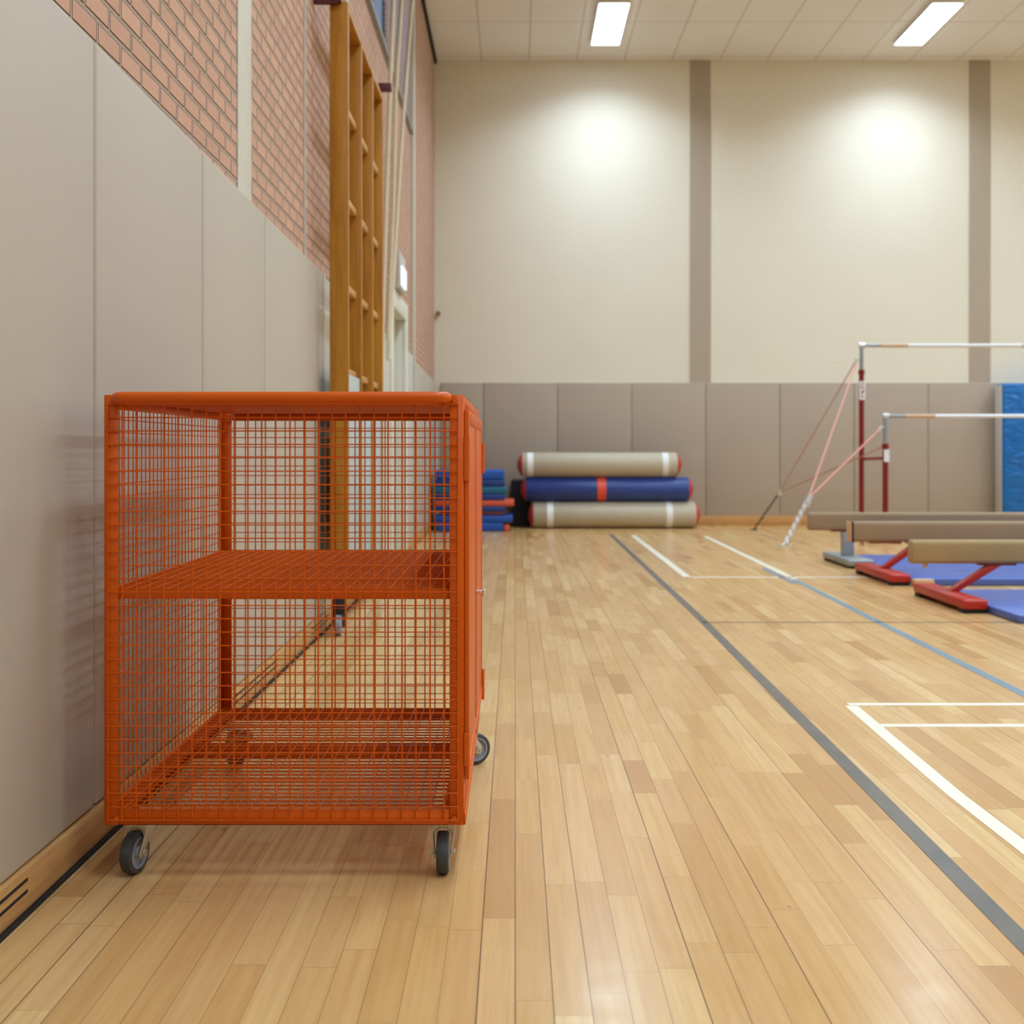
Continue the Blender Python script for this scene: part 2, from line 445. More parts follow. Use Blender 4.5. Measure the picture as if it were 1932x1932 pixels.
for a, b, lb in far:
    m = MB().hexa([(XL, a+.003, .1), (XW, a+.003, .1), (XW, b-.003, .1), (XL, b-.003, .1), (XL, a, ztop(a)), (XW, a, ztop(a)), (XW, b, ztop(b)), (XL, b, ztop(b))])
    tag(m.build('wall_pad', 'pad', bevel=.014, seg=3), lb, 'wall pad', GL)
GB = 'taupe pads in a row along the back wall'
bx = [-1.0]+[(912-CX)/141+.9925*k for k in range(0, 14)]
blab = ['narrow taupe wall pad on the back wall, tucked in the left corner', 'taupe back wall pad between the cart corner and the rolled mats',
        'taupe back wall pad above the left half of the rolled mats', 'taupe back wall pad above the right half of the rolled mats',
        'taupe back wall pad just right of the rolled mats', 'taupe back wall pad behind the slanting red straps',
        'taupe back wall pad left of the tall bar post', 'taupe back wall pad right of the bar posts', 'taupe back wall pad beside and behind the blue crash mat']
for i in range(len(bx)-1):
    lb = blab[i] if i < len(blab) else 'taupe back wall pad outside the right edge of the photo'
    tag(MB().box(bx[i]+.003, bx[i+1]-.003, YB-.03, YB-.001, .13, 1.907).build('wall_pad', 'pad_back', bevel=.008, seg=3), lb, 'wall pad', GB)

# door in the left wall
dr = struct(MB().box(XL-.16, XL-.12, DY0, DY1, .0, DZ), 'door_1', 'offwhite')
f_ = MB().box(XL+.0005, XW+.012, DY0-.15, DY0+.012, 0, DZ+.15).box(XL+.0005, XW+.012, DY1-.012, DY1+.15, 0, DZ+.15).box(XL+.0005, XW+.012, DY0+.012, DY1-.012, DZ-.012, DZ+.15)
f_.box(XL-.119, XL+.0005, DY0+.001, DY0+.012, 0, DZ-.001).box(XL-.119, XL+.0005, DY1-.012, DY1-.001, 0, DZ-.001).box(XL-.119, XL+.0005, DY0+.012, DY1-.012, DZ-.012, DZ-.001)
f_.build('door_frame', 'white', dr, bevel=.004)
MB().cyl((XL-.12, DY1-.1, 1.0), (XL-.07, DY1-.1, 1.0), .01).cyl((XL-.07, DY1-.1, 1.0), (XL-.07, DY1-.22, 1.0), .01).build('door_handle', 'steel', dr)
struct(MB().box(XL, XW+.003, DY1+.18, DY1+.26+.55, .1, 1.98), 'trim_10', 'wallgrey', .003)

# high window strip
wn = struct(MB().box(XL-.20, XL-.12, WY0, WY1, WZ0, WZ0+.06).box(XL-.20, XL-.12, WY0, WY1, WZ1-.06, WZ1)
            .box(XL-.20, XL-.12, WY0, WY0+.06, WZ0, WZ1).box(XL-.20, XL-.12, WY1-.06, WY1, WZ0, WZ1)
            .box(XL-.22, XL-.10, 9.30, 9.42, WZ0, WZ1).box(XL-.20, XL-.12, 8.5, 8.56, WZ0, WZ1), 'window_1', 'greysteel')
MB().box(XL-.17, XL-.16, WY0+.06, WY1-.06, WZ0+.06, WZ1-.06).build('window_pane', 'glass', wn)
MB().box(XL-.10, XL+.035, WY0, WY1+.02, WZ0-.035, WZ0).build('window_sill', 'greysteel', wn, bevel=.004)
b_ = MB()
zz = WZ0+.05
while zz < WZ1-.05:
    b_.hexa([(XL-.03, 9.45, zz), (XL+.004, 9.45, zz+.028), (XL+.004, WY1-.02, zz+.028), (XL-.03, WY1-.02, zz),
             (XL-.03, 9.45, zz+.003), (XL+.004, 9.45, zz+.031), (XL+.004, WY1-.02, zz+.031), (XL-.03, WY1-.02, zz+.003)]); zz += .046
bl = thing('window_blind', 'lavender slatted blind covering the far part of the high window', 'blind', (XL-.03, 10.5, WZ0+.04))
b_.build('slats', 'blind', bl)
MB().box(XL-.05, XL-.002, 9.45, WY1-.02, WZ1-.05, WZ1).build('head_rail', 'white', bl)

# ------------------------------------------------------------------ ceiling lamps
LD = {}
def lamp(x, y, lb, dup_from=None):
    o = thing('ceiling_lamp', lb, 'ceiling lamp', (x, y, ZC-.05), 'rectangular ceiling lamps')
    w_, l_ = .185, .66
    MB().box(x-w_, x+w_, y-l_, y+l_, ZC-.05, ZC-.0).build('lamp_housing', 'lampbody', o, bevel=.006)
    MB().box(x-w_+.012, x+w_-.012, y-l_+.012, y+l_-.012, ZC-.058, ZC-.045).build('diffuser', 'diffuser', o)
    if 'd' not in LD:
        a = bpy.data.lights.new('lamp_light', 'AREA'); a.shape = 'RECTANGLE'; a.size = 2*w_-.03; a.size_y = 2*l_-.03
        a.energy = 60.5; a.color = (.655, .845, 1.0); a.spread = math.radians(142); LD['d'] = a
    q = bpy.data.objects.new('lamp_light', LD['d']); COL.objects.link(q); q.parent = o; q.location = (0, 0, -.012)
    return o
for j in range(6):
    for i in range(4):
        x = 1.15+3.87*i if i < 3 else 12.2
        y = 13.56-3.3*j
        if j == 0 and i == 0: lb = 'lit rectangular ceiling lamp above the rolled mats'
        elif j == 0 and i == 1: lb = 'lit rectangular ceiling lamp at the upper right, above the bars'
        else: lb = 'lit rectangular ceiling lamp outside the top or right of the photo'
        lamp(x, y, lb)

# ------------------------------------------------------------------ orange cage cart
CYF, CYR = 2.577, 3.61; X0, X1 = -.952, -.119; Z0, Z1 = .1325, 1.129
cart = thing('cage_cart', 'orange wire mesh cage cart on grey casters beside the padded wall', 'cart', ((X0+X1)/2, (CYF+CYR)/2, 0))
TH = .003
def Lpost(xc, yc, sx, sy, wx=.032, wy=.032):
    """angle iron with its corner at (xc,yc), flanges pointing to sx, sy"""
    m = MB()
    m.box(min(xc, xc+sx*wx), max(xc, xc+sx*wx), min(yc, yc+sy*TH), max(yc, yc+sy*TH), Z0, Z1)
    m.box(min(xc, xc+sx*TH), max(xc, xc+sx*TH), min(yc+sy*TH, yc+sy*wy), max(yc+sy*TH, yc+sy*wy), Z0, Z1)
    return m
for (x, y, sx, sy) in ((X0, CYF, 1, 1), (X1, CYF, -1, 1), (X0, CYR, 1, -1), (X1, CYR, -1, -1)):
    Lpost(x, y, sx, sy, .033, .04).build('corner_post', 'orange', cart, bevel=.001, seg=1)
# rails
e = .002
def rail(name, *bx_):
    m = MB()
    for q in bx_: m.box(*q)
    return m.build(name, 'orange', cart, bevel=.001, seg=1)
rail('top_rail', (X0+.034, X1-.034, CYF, CYF+TH, 1.101, Z1), (X0+.034, X1-.034, CYF, CYF+.03, Z1-TH, Z1))
rail('top_rail', (X0+.034, X1-.034, CYR-TH, CYR, 1.096, Z1), (X0+.034, X1-.034, CYR-.03, CYR, Z1-TH, Z1))
rail('top_rail', (X0, X0+TH, CYF+.04, CYR-.04, 1.098, Z1), (X0, X0+.03, CYF+.03, CYR-.03, Z1-TH, Z1))
rail('top_rail', (X1-TH, X1, CYF+.04, CYR-.04, 1.098, Z1), (X1-.03, X1, CYF+.03, CYR-.03, Z1-TH, Z1))
rail('bottom_rail', (X0+.034, X1-.034, CYF, CYF+TH, Z0, .169), (X0+.034, X1-.034, CYF, CYF+.03, Z0, Z0+TH))
rail('bottom_rail', (X0+.034, X1-.034, CYR-TH, CYR, Z0-.006, .163), (X0+.034, X1-.034, CYR-.03, CYR, Z0, Z0+TH))
rail('bottom_rail', (X0, X0+TH, CYF+.04, CYR-.04, Z0, .168), (X0, X0+.04, CYF+.03, CYR-.03, Z0, Z0+TH))
rail('bottom_rail', (X1-TH, X1, CYF+.04, CYR-.04, Z0, .205), (X1-.04, X1, CYF+.03, CYR-.03, Z0, Z0+TH), (X1, X1+.004, CYF+.002, CYR-.002, Z0, .16))
rail('cross_brace', (X0+.006, X1-.006, 3.16, 3.20, .128, .158))
def deck(name, z, y0, y1, lip):
    """welded wire deck: stout cross wires with thinner lengthwise wires on top"""
    m = MB()
    for i in range(26):
        u = X0+.012+(X1-X0-.024)*i/25+random.uniform(-.0006, .0006)
        m.cyl((u, y0+.001, z+.0028), (u+random.uniform(-.001, .001), y1-.001, z+.0028), .0014, 6)
    for i in range(34):
        y = y0+.004+(y1-y0-.008)*i/33
        m.cyl((X0+.008, y, z), (X1-.008, y, z), .0026, 6)
    return m.build(name, 'orange', cart, smooth=True)
deck('wire_top', Z1-.008, CYF+.008, CYR-.008, 0)
sh = deck('wire_shelf', .675, CYF+.016, CYR-.008, 1)
deck('wire_floor', .1655, CYF+.008, CYR-.008, 0)
for q in ((X0+.006, X1-.006, CYF+.012, CYF+.0145, .655, .6785), (X0+.006, X1-.006, CYR-.0065, CYR-.004, .655, .6785),
          (X0+.004, X0+.007, CYF+.016, CYR-.0105, .655, .6785), (X1-.007, X1-.004, CYF+.016, CYR-.0105, .655, .6785)):
    MB().box(*q).build('shelf_edge', 'orange', sh)
# handle tube along the top front edge
ztb = 1.1215
pts = [(-.917, CYF+.002, ztb), (-.9165, CYF-.012, ztb), (-.911, CYF-.021, ztb), (-.902, CYF-.026, ztb), (-.89, CYF-.027, ztb)]
pts += [(-.185, CYF-.027, ztb), (-.172, CYF-.025, ztb), (-.164, CYF-.019, ztb), (-.160, CYF-.010, ztb), (-.159, CYF+.002, ztb)]
MB().tube(pts, .0135, 16).build('handle_bar', 'orange', cart, smooth=True)

def mesh_panel(axes, u0, u1, w0, w1, off, nu, nw, ru=.0020, rw=.0015, fl_=.002):
    """welded wire grid; axes maps (u,w,depth)->xyz; vertical wires nu+1, cross wires nw+1"""
    m = MB()
    for i in range(nu+1):
        u = u0+(u1-u0)*i/nu+random.uniform(-.0004, .0004)
        m.cyl(axes(u, w0, off), axes(u+random.uniform(-.0006, .0006), w1, off), ru, 6)
    for k in range(nw+1):
        q = w0+(w1-w0)*k/nw
        m.cyl(axes(u0, q, off+fl_), axes(u1, q+random.uniform(-.0005, .0005), off+fl_), rw, 6)
    return m
zb, zt = 1-(1546.6-850)/815, 1-(762.5-850)/815
mesh_panel(lambda u, q, o: (u, CYF-o, q), (204.3-CX)/815, (864-CX)/815, zb, zt, .0018, 25, 31).build('mesh_panel', 'orange', cart, smooth=True)
mesh_panel(lambda u, q, o: (u, CYR+o, q), X0+.012, X1-.012, zb+.004, zt-.004, .0018, 25, 31).build('mesh_panel', 'orange', cart, smooth=True)
mesh_panel(lambda u, q, o: (X0-o, u, q), CYF+.012, CYR-.012, zb+.002, zt-.002, .0018, 32, 31, .0016, .0015).build('mesh_panel', 'orange', cart, smooth=True)
for q in ((X0+.006, X0+.05), (X1-.05, X1-.006)):
    MB().box(q[0], q[1], CYF+.034, CYR-.034, .158, .161).build('deck_bearer', 'orange', cart)
# two doors on the right hand side
for k, (ya, yb2) in enumerate(((CYF+.006, 3.092), (3.098, CYR-.003))):
    d0, d1 = .237 if k == 0 else .212, 1.0945
    xa = X1+.001
    m = MB().box(xa, xa+.0085, ya+.028, yb2-.028, d0+.03, d1-.03)
    m.box(xa, xa+.011, ya, ya+.028, d0, d1).box(xa, xa+.011, yb2-.028, yb2, d0, d1)
    m.box(xa, xa+.011, ya+.028, yb2-.028, d0, d0+.03).box(xa, xa+.011, ya+.028, yb2-.028, d1-.03, d1)
    dd = m.build('door', 'orange', cart, bevel=.0012)
    hy = ya+.006 if k == 0 else yb2-.008
    for (h0, h1) in ((.27, .345) if k == 0 else (.20, .29), (.93, 1.03) if k == 0 else (.93, 1.02)):
        mm = (h0+h1)/2
        if k == 0: xq = xa+.006
        else: xq = xa+.012
        MB().box(xa+.0, xq+.004, hy-.014, hy+.014, h0, h1).cyl((xq+.002, hy, h0-.004), (xq+.002, hy, mm-.001), .005, 10).cyl((xq+.002, hy, mm+.001), (xq+.002, hy, h1+.004), .005, 10).build('hinge', 'orange', dd, smooth=True)
    if k == 0:
        m = MB().cyl((xa+.010, 3.075, .61), (xa+.034, 3.075, .61), .006, 12).box(xa+.026, xa+.035, 3.068, 3.082, .598, .617)
        m.build('latch_handle', 'chrome', dd, bevel=.001)
for (x, z) in ((X0+.03, .148), (X1-.022, .148), (X0+.02, 1.115), (X1-.02, 1.115)):
    MB().cyl((x, CYF-.004, z), (x, CYF+.001, z), .006, 12).build('rivet', 'orange', cart, smooth=True)

def caster(px, py, yaw, trail, r=.049):
    R_ = Matrix.Translation((px, py, 0)) @ Matrix.Rotation(yaw, 4, 'Z')
    tw = .0145; fw = .024; t_ = trail
    top = Z0
    # fork: top plate, swivel head and two curved cheeks
    m = MB()
    m.box(-.036, .036, -.036, .036, top-.003, top)
    m.xf(Matrix.Rotation(-yaw, 4, 'Z'))
    st = len(m.v)
    m.cyl((0, 0, top-.017), (0, 0, top-.003), .026, 24)
    m.box(-fw-.002, fw+.002, -.026, .026, top-.024, top-.016)
    for sgn in (-1, 1):
        poly = [(-.031, top-.018), (.031, top-.018), (.031, top-.034), (.019+t_*.35, .085), (t_+.014, r+.010), (t_+.013, r-.006), (t_+.004, r-.013), (t_-.008, r-.012), (t_-.016, r-.002), (-.022+t_*.4, .080), (-.033, top-.036)]
        st = len(m.v); m.prism(poly, 'x', 0, 1)
        for i in range(st, len(m.v)):
            v_ = m.v[i]; k = max(0, min(1, (v_.z-.045)/(top-.018-.045)))
            k = k*k*(3-2*k); inner = .0185+.0055*k; outer = .0205+.0105*k
            v_.x = sgn*(inner if v_.x < .5 else outer)
    ar = []
    for i in range(9):
        a_ = math.pi*i/8; ar.append((.020*math.cos(a_), top-.046+.018*math.sin(a_)))
    pl = [(.031, top-.018), (.0300, top-.046)]+ar+[(-.0300, top-.046), (-.031, top-.018)]
    st = len(m.v)
    for (i0, i1) in [(k, k+1) for k in range(8)]:
        p, q = ar[i0], ar[i1]
        m.hexa([(p[0], -.033, p[1]), (q[0], -.033, q[1]), (q[0], -.030, q[1]), (p[0], -.030, p[1]),
                (p[0]*1.5, -.033, top-.018), (q[0]*1.5, -.033, top-.018), (q[0]*1.5, -.030, top-.018), (p[0]*1.5, -.030, top-.018)])
    m.xf(R_)
    fk = m.build('caster', 'steel', cart, bevel=.0006, seg=1)
    prof = [(-tw, r*.74), (-tw, r*.90), (-tw*.82, r*.975), (-tw*.4, r), (tw*.4, r), (tw*.82, r*.975), (tw, r*.90), (tw, r*.74)]
    T_ = R_ @ Matrix.Translation((0, t_, r))
    MB().lathe(prof, 48).xf(T_).build('tyre', 'rubber', fk, smooth=True)
    prof = [(-tw*.95, r*.76), (-tw*1.02, r*.74), (-tw*1.02, r*.66), (-tw*.5, r*.62), (-tw*.5, r*.30), (-tw*1.1, r*.27), (-tw*1.1, r*.1), (tw*1.1, r*.1), (tw*1.1, r*.27), (tw*.5, r*.30), (tw*.5, r*.62), (tw*1.02, r*.66), (tw*1.02, r*.74), (tw*.95, r*.76)]
    MB().lathe(prof, 48).xf(T_).build('wheel_hub', 'hub', fk, smooth=True)
    m = MB().cyl((-fw-.006, 0, 0), (fw+.006, 0, 0), .004, 12).cyl((fw, 0, 0), (fw+.006, 0, 0), .0085, 6).cyl((-fw-.007, 0, 0), (-fw, 0, 0), .0075, 6)
    m.xf(T_).build('axle_bolt', 'steel', fk)
caster(-.895, 2.672, -.18, -.036)
caster(-.172, 2.672, .03, -.036)
caster(-.865, 3.50, math.radians(40), .036)
caster(-.160, 3.535, math.radians(-62), .036)

# ------------------------------------------------------------------ wooden climbing frame on the left wall
CF = thing('climbing_ladder', 'tall amber wooden climbing frame of upright boards and rungs against the left wall', 'climbing frame', (-.95, 6.8, 0))
XI, XO = -1.0, -.90
ys = [6.0, 6.52, 7.04, 7.56]; TT = .034; ZT = 3.42
for y in ys:
    MB().box(XI, XO, y, y+TT, .21, ZT).build('upright', 'ladder', CF, bevel=.003)
for b in range(3):
    for zz in (2.91, 2.41, 1.926, 1.457, .97, .48):
        MB().box(-.985, -.93, ys[b]+TT, ys[b+1], zz-.04, zz).build('rung', 'rung', CF, bevel=.004)
    MB().box(-.99, -.902, ys[b]+TT, ys[b+1], ZT-.045, ZT-.006).build('top_board', 'ladder', CF, bevel=.003)
    MB().box(-.924, -.911, ys[b]+TT+.002, ys[b+1]-.002, .27, 1.42 if b == 0 else 1.20).build('infill_panel', 'panelblue', CF, bevel=.003)
m = MB().box(XL+.003, -.955, ys[0]-.03, ys[0], ZT-.02, ZT+.045).box(-.985, -.935, ys[0]-.03, ys[0], ZT-.01, ZT+.03).build('wall_bracket', 'plum', CF, bevel=.004)
m = MB().box(-1.0, -.845, ys[3]+TT, ys[3]+TT+.04, ZT+.035, ZT+.09).box(-.965, -.925, ys[3]+TT, ys[3]+TT+.04, ZT-.05, ZT+.035).box(XL+.003, -1.0, ys[3]+TT, ys[3]+TT+.04, ZT+.035, ZT+.06).build('wall_bracket', 'plum', CF, bevel=.004)
for q in (0, 3): MB().box(XL+.003, XI, ys[q]+.004, ys[q]+.03, 1.2, 1.26).build('wall_bracket', 'plum', CF, bevel=.003)
def trolley_wheel(x, y):
    m = MB().box(x-.035, x+.035, y-.03, y+.045, .115, .215).box(x-.034, x-.028, y-.03, y+.03, .045, .115).box(x+.028, x+.034, y-.03, y+.03, .045, .115)
    c = m.build('castor', 'black', CF, bevel=.003)
    T_ = Matrix.Translation((x, y, .06))
    MB().lathe([(-.02, .02), (-.02, .052), (-.015, .06), (.015, .06), (.02, .052), (.02, .02)], 28).xf(T_).build('castor_wheel', 'hub', c, smooth=True)
trolley_wheel(-.955, 6.03); trolley_wheel(-.955, 7.58)

# climbing ropes tied back to the wall
def rope(p, lb, r=.017):
    pts = [Vector(q) for q in p]
    out = []
    for a, b in zip(pts, pts[1:]):
        for k in range(8): out.append(a.lerp(b, k/8))
    out.append(pts[-1])
    o = MB().tube(out, r, 8).build('climbing_rope', 'rope', smooth=True)
    tag(o, lb, 'rope', 'cream climbing ropes by the far door')
rope([(-.80, 8.5, ZC), (-.931, 8.5, 4.44), (-.99, 8.5, 2.82), (-1.02, 8.5, 1.7)], 'cream climbing rope hanging right beside the wooden climbing frame')
rope([(-.86, 9.1, ZC), (-.9315, 9.1, 4.68), (-.979, 9.1, 3.9), (-1.0, 9.1, 2.95), (-1.03, 9.1, 2.26), (-1.04, 9.1, 1.9)], 'middle cream climbing rope of the three by the far door')
rope([(-.85, 9.9, ZC), (-.915, 9.9, 5.01), (-.962, 9.9, 4.44), (-1.0, 9.68, 3.53), (-1.03, 9.5, 2.68), (-1.04, 9.27, 2.01), (-1.042, 9.2, 1.75)], 'cream climbing rope farthest from the frame, slanting past the blind')

# emergency light over the door
ex_ = thing('emergency_light', 'small grey emergency light box glowing above the far door', 'emergency light', (XL+.05, 9.95, 2.42))
MB().box(XL, -1.005, 9.72, 10.2, 2.42, 2.74).build('light_housing', 'wallgrey', ex_, bevel=.01)
MB().box(-1.006, -.99, 9.8, 10.15, 2.46, 2.63).build('lit_face', 'exitlit', ex_, bevel=.004)
# small brass hook by the corner
hk = MB().cyl((-1.03, YB, 2.83), (-1.03, YB-.05, 2.83), .02, 12).cyl((-1.03, YB-.05, 2.83), (-1.03, YB-.07, 2.83), .034, 12).build('wall_hook', 'brass', smooth=True)
tag(hk, 'small brass hook on the back wall near the left corner', 'hook')

# ------------------------------------------------------------------ rolled mats on the back wall
GR = 'rolled mats stacked against the back wall'
def roll(xa, xb, y, z, r, mat, lb, bands, bandmat):
    o = thing('rolled_mat', lb, 'rolled mat', ((xa+xb)/2, y, z-r), GR)
    prof = [(xa, .01), (xa, r*.95), (xa+.012, r), (xb-.012, r), (xb, r*.95), (xb, .01)]
    T_ = Matrix.Translation((0, y, z))
    m = MB().lathe(prof, 40).xf(T_)
    m.build('mat_roll', mat, o, smooth=True)
    for (c, w_) in bands:
        MB().lathe([(c-w_/2, r-.002), (c-w_/2, r+.001), (c+w_/2, r+.001), (c+w_/2, r-.002)], 40).xf(T_).build('strap_band', bandmat, o, smooth=True)
    for (q, s_) in ((xa, -1), (xb, 1)):
        pr = [(q+s_*.001, .012), (q+s_*.001, r*.93), (q+s_*.02, r*.86), (q+s_*.05, r*.45), (q+s_*.065, r*.2), (q+s_*.06, .012)]
        c_ = MB().lathe(pr, 28).xf(T_); c_.build('end_cap', 'redweb', o, smooth=True)
    return o
S1 = 148.; y1 = F/S1+.0
r1 = .172
roll((1006-CX)/147, (1312-CX)/147, 14.35, r1, r1, 'rolled', 'beige rolled mat at the bottom of the stack by the back wall', [((1038-CX)/147, .08), ((1262-CX)/147, .08)], 'whiteband')
r2 = .155; z2 = r1+r1+r2+.002
roll((992-CX)/145.5, (1296-CX)/145.5, 14.35, z2, r2, 'navy', 'blue rolled mat with a red centre band, middle of the stack', [((1133-CX)/145.5, .11)], 'redband')
r3 = .158; z3 = z2+r2+r3+.002
roll((985-CX)/144.5, (1272-CX)/144.5, 14.35, z3, r3, 'rolled', 'beige rolled mat on top of the stack by the back wall', [((1000-CX)/144.5, .075), ((1250-CX)/144.5, .075)], 'whiteband')

# stacked blue foam beside them
GF = 'foam blocks and boards stacked in the far left corner'
S = 153.; yf = F/S
def slab(px0, px1, pz0, pz1, mat, lb, y0=None, dep=.62, nm='foam_slab', cat='foam mat'):
    y0 = y0 or yf; s_ = F/y0
    x0, x1 = (px0-CX)/s_, (px1-CX)/s_; za = 1-(pz1-HY)/s_; zb_ = 1-(pz0-HY)/s_
    za = max(za, 0)
    o = MB().box(x0, x1, y0, y0+dep, za, zb_).build(nm, mat, bevel=min(.02, (zb_-za)*.22), seg=3)
    return tag(o, lb, cat, GF)
slab(823, 949, 986, 1003, 'bluetop', 'bottom blue foam slab of the corner stack, on the floor')
slab(819, 967, 972.5, 985.8, 'bluetop', 'wider blue foam slab second from the floor in the corner stack')
slab(829, 953, 965.3, 972.2, 'plum', 'thin dark slab added for the shaded gap low in the corner stack', nm='gap_slab', cat='board')  # slab added to fill the dark gap between foam slabs
slab(821, 952, 955.3, 965.0, 'bluedark', 'blue foam slab directly under the red board of the corner stack')
slab(817, 970, 944, 955, 'redboard', 'flat red board jutting out of the blue corner stack', nm='red_board', cat='board')
slab(821, 953, 932, 943.7, 'bluedark', 'dark blue foam slab resting on the red board')
slab(820, 955, 918, 931.7, 'teal', 'teal foam slab in the middle of the corner stack')
slab(819, 952, 905, 917.7, 'bluedark', 'blue foam slab second from the top of the corner stack')
slab(822, 951, 887, 904.7, 'bluetop', 'topmost bright blue foam slab of the corner stack')
slab(951, 961, 990, 1003, 'redboard', 'small red block on the floor at the foot of the blue stack', dep=.3, nm='red_block', cat='block')
o = MB().box((964-CX)/144, (1002-CX)/144, 14.58, 14.88, 0, .62).build('shadow_block', 'black', bevel=.03, seg=3)  # added block; its black stands in for shade between stack and rolls
tag(o, 'black block added for the shadow between blue foam stack and rolled mats', 'block')

# ------------------------------------------------------------------ asymmetric bars
AB = thing('uneven_bars', 'red and chrome uneven gymnastics bars with slanting red straps', 'gymnastics bars', (5.3, 12.8, 0))
XA, XB = 4.107, 6.52; YH, YL = 13.2, 12.35; ZH, ZL = 2.245, 1.382
for xx in (XA, XB):
    MB().cyl((xx, YH, 0.04), (xx, YH, 1.905), .03, 16).build('post', 'darkred', AB, smooth=True)
    MB().cyl((xx, YH, 1.905), (xx, YH, 1.955), .038, 16).build('collar', 'darkred', AB, smooth=True)
    MB().cyl((xx, YH, 1.955), (xx, YH, ZH), .023, 16).build('inner_post', 'greysteel', AB, smooth=True)
    MB().cyl((xx, YL, 0.04), (xx, YL, 1.03), .031, 16).build('post', 'darkred', AB, smooth=True)
    MB().cyl((xx, YL, 1.03), (xx, YL, 1.075), .038, 16).build('collar', 'darkred', AB, smooth=True)
    MB().cyl((xx, YL, 1.075), (xx, YL, ZL), .026, 16).build('inner_post', 'greysteel', AB, smooth=True)
    MB().cyl((xx, YH-.03, .9), (xx, YL+.03, .915), .018, 10).build('spreader', 'darkred', AB, smooth=True)
    MB().box(xx-.05, xx+.05, YL-.4, YH+.45, 0, .045).build('base_foot', 'darkred', AB, bevel=.01)
MB().box(XA-.28, XA-.05, YL-.36, YL-.24, 0, .05).build('base_foot', 'darkred', AB, bevel=.01)
lb_ = MB().box(XA-.034, XA+.034, YH-.034, YH-.0305, 1.60, 1.82).build('label_plate', 'whiteband', AB)
m = MB()
for k, (a, b, c, d) in enumerate(((-.012, .016, 1.79, 1.80), (-.016, .0, 1.765, 1.78), (-.022, .018, 1.74, 1.752), (.004, .018, 1.69, 1.725), (-.012, .004, 1.665, 1.70), (-.018, .012, 1.63, 1.645))):
    m.box(XA+a, XA+b, YH-.036, YH-.034, c, d)
m.build('label_marks', 'darkred', lb_)
MB().box(XA-.026, XA+.034, YL-.035, YL-.031, .875, 1.01).build('label_plate', 'whiteband', AB)
# the two bars, chrome ends, chalk-pale wood
for (y, z, r) in ((YH, ZH, .0215), (YL, ZL, .0215)):
    MB().cyl((XA-.03, y, z), (XA+.04, y, z), .034, 14).build('bar_clamp', 'chrome', AB, smooth=True)
    MB().cyl((XA+.04, y, z), (XA+.22, y, z), .019, 14).build('bar_sleeve', 'greysteel', AB, smooth=True)
    MB().cyl((XA+.22, y, z), (XA+.55, y, z), r, 16).build('bar_end', 'barwood', AB, smooth=True)
    MB().cyl((XA+.55, y, z), (XA+1.9, y, z), r, 16).build('rail', 'whiteband', AB, smooth=True)
    MB().cyl((XA+1.9, y, z), (XB, y, z), r, 16).build('bar_end', 'barwood', AB, smooth=True)
k1 = W(1470, 930, 13.9); k2 = W(1525, 941, 11.9)
g1_ = W(1422, 1000, 14.0); g1_.z = .0; g2_ = W(1480, 1029, 11.7); g2_.z = 0.0
h1 = W(1615, 681, 13.2); h2 = W(1662, 808, 12.35)
def strap(a, b, r, mat): MB().cyl(a, b, r, 8).build('strap', mat, AB, smooth=True)
strap(h1, k1, .007, 'cable'); strap(h1+Vector((0, -.02, -.03)), k2, .010, 'cablelight')
strap(h2, k2, .011, 'cablelight'); strap(Vector((XA-.02, YL+.02, 1.04)), k1, .007, 'cable')
MB().cyl(h1, (XA, YH, 2.1), .012, 8).cyl(h1+Vector((-.02, 0, -.03)), h1+Vector((.01, 0, .03)), .018, 8).build('hook', 'steel', AB)
MB().cyl(h2, (XA, YL, 1.27), .014, 8).cyl(h2+Vector((-.03, 0, -.05)), h2+Vector((.01, 0, .02)), .022, 8).build('hook', 'chrome', AB)
def chain(a, b, r, mat):
    m = MB(); n = 14; d = b-a
    for i in range(n):
        p = a+d*(i/n); q = a+d*((i+1.25)/n if i < n-1 else 1)
        off = Vector((r*.9, 0, r*.4)) if i % 2 else Vector((0, r*.9, 0))
        m.cyl(p-off, q-off, r*.5, 6).cyl(p+off, q+off, r*.5, 6)
    m.build('chain', mat, AB)
chain(k1, g1_, .014, 'chain_dark'); chain(k2, g2_, .024, 'chrome')
MB().cyl(k1+Vector((0, 0, -.03)), k1+Vector((0, 0, .04)), .035, 10).build('turnbuckle', 'steel', AB, smooth=True)
MB().cyl(k2+Vector((-.03, 0, -.08)), k2+Vector((.03, 0, .04)), .042, 10, .03).build('turnbuckle', 'chrome', AB, smooth=True)
MB().cyl(g2_, g2_+Vector((0, 0, .012)), .08, 16).build('anchor_plate', 'steel', AB, smooth=True)
MB().cyl(g1_, g1_+Vector((0, 0, .012)), .05, 16).build('anchor_plate', 'chain_dark', AB, smooth=True)

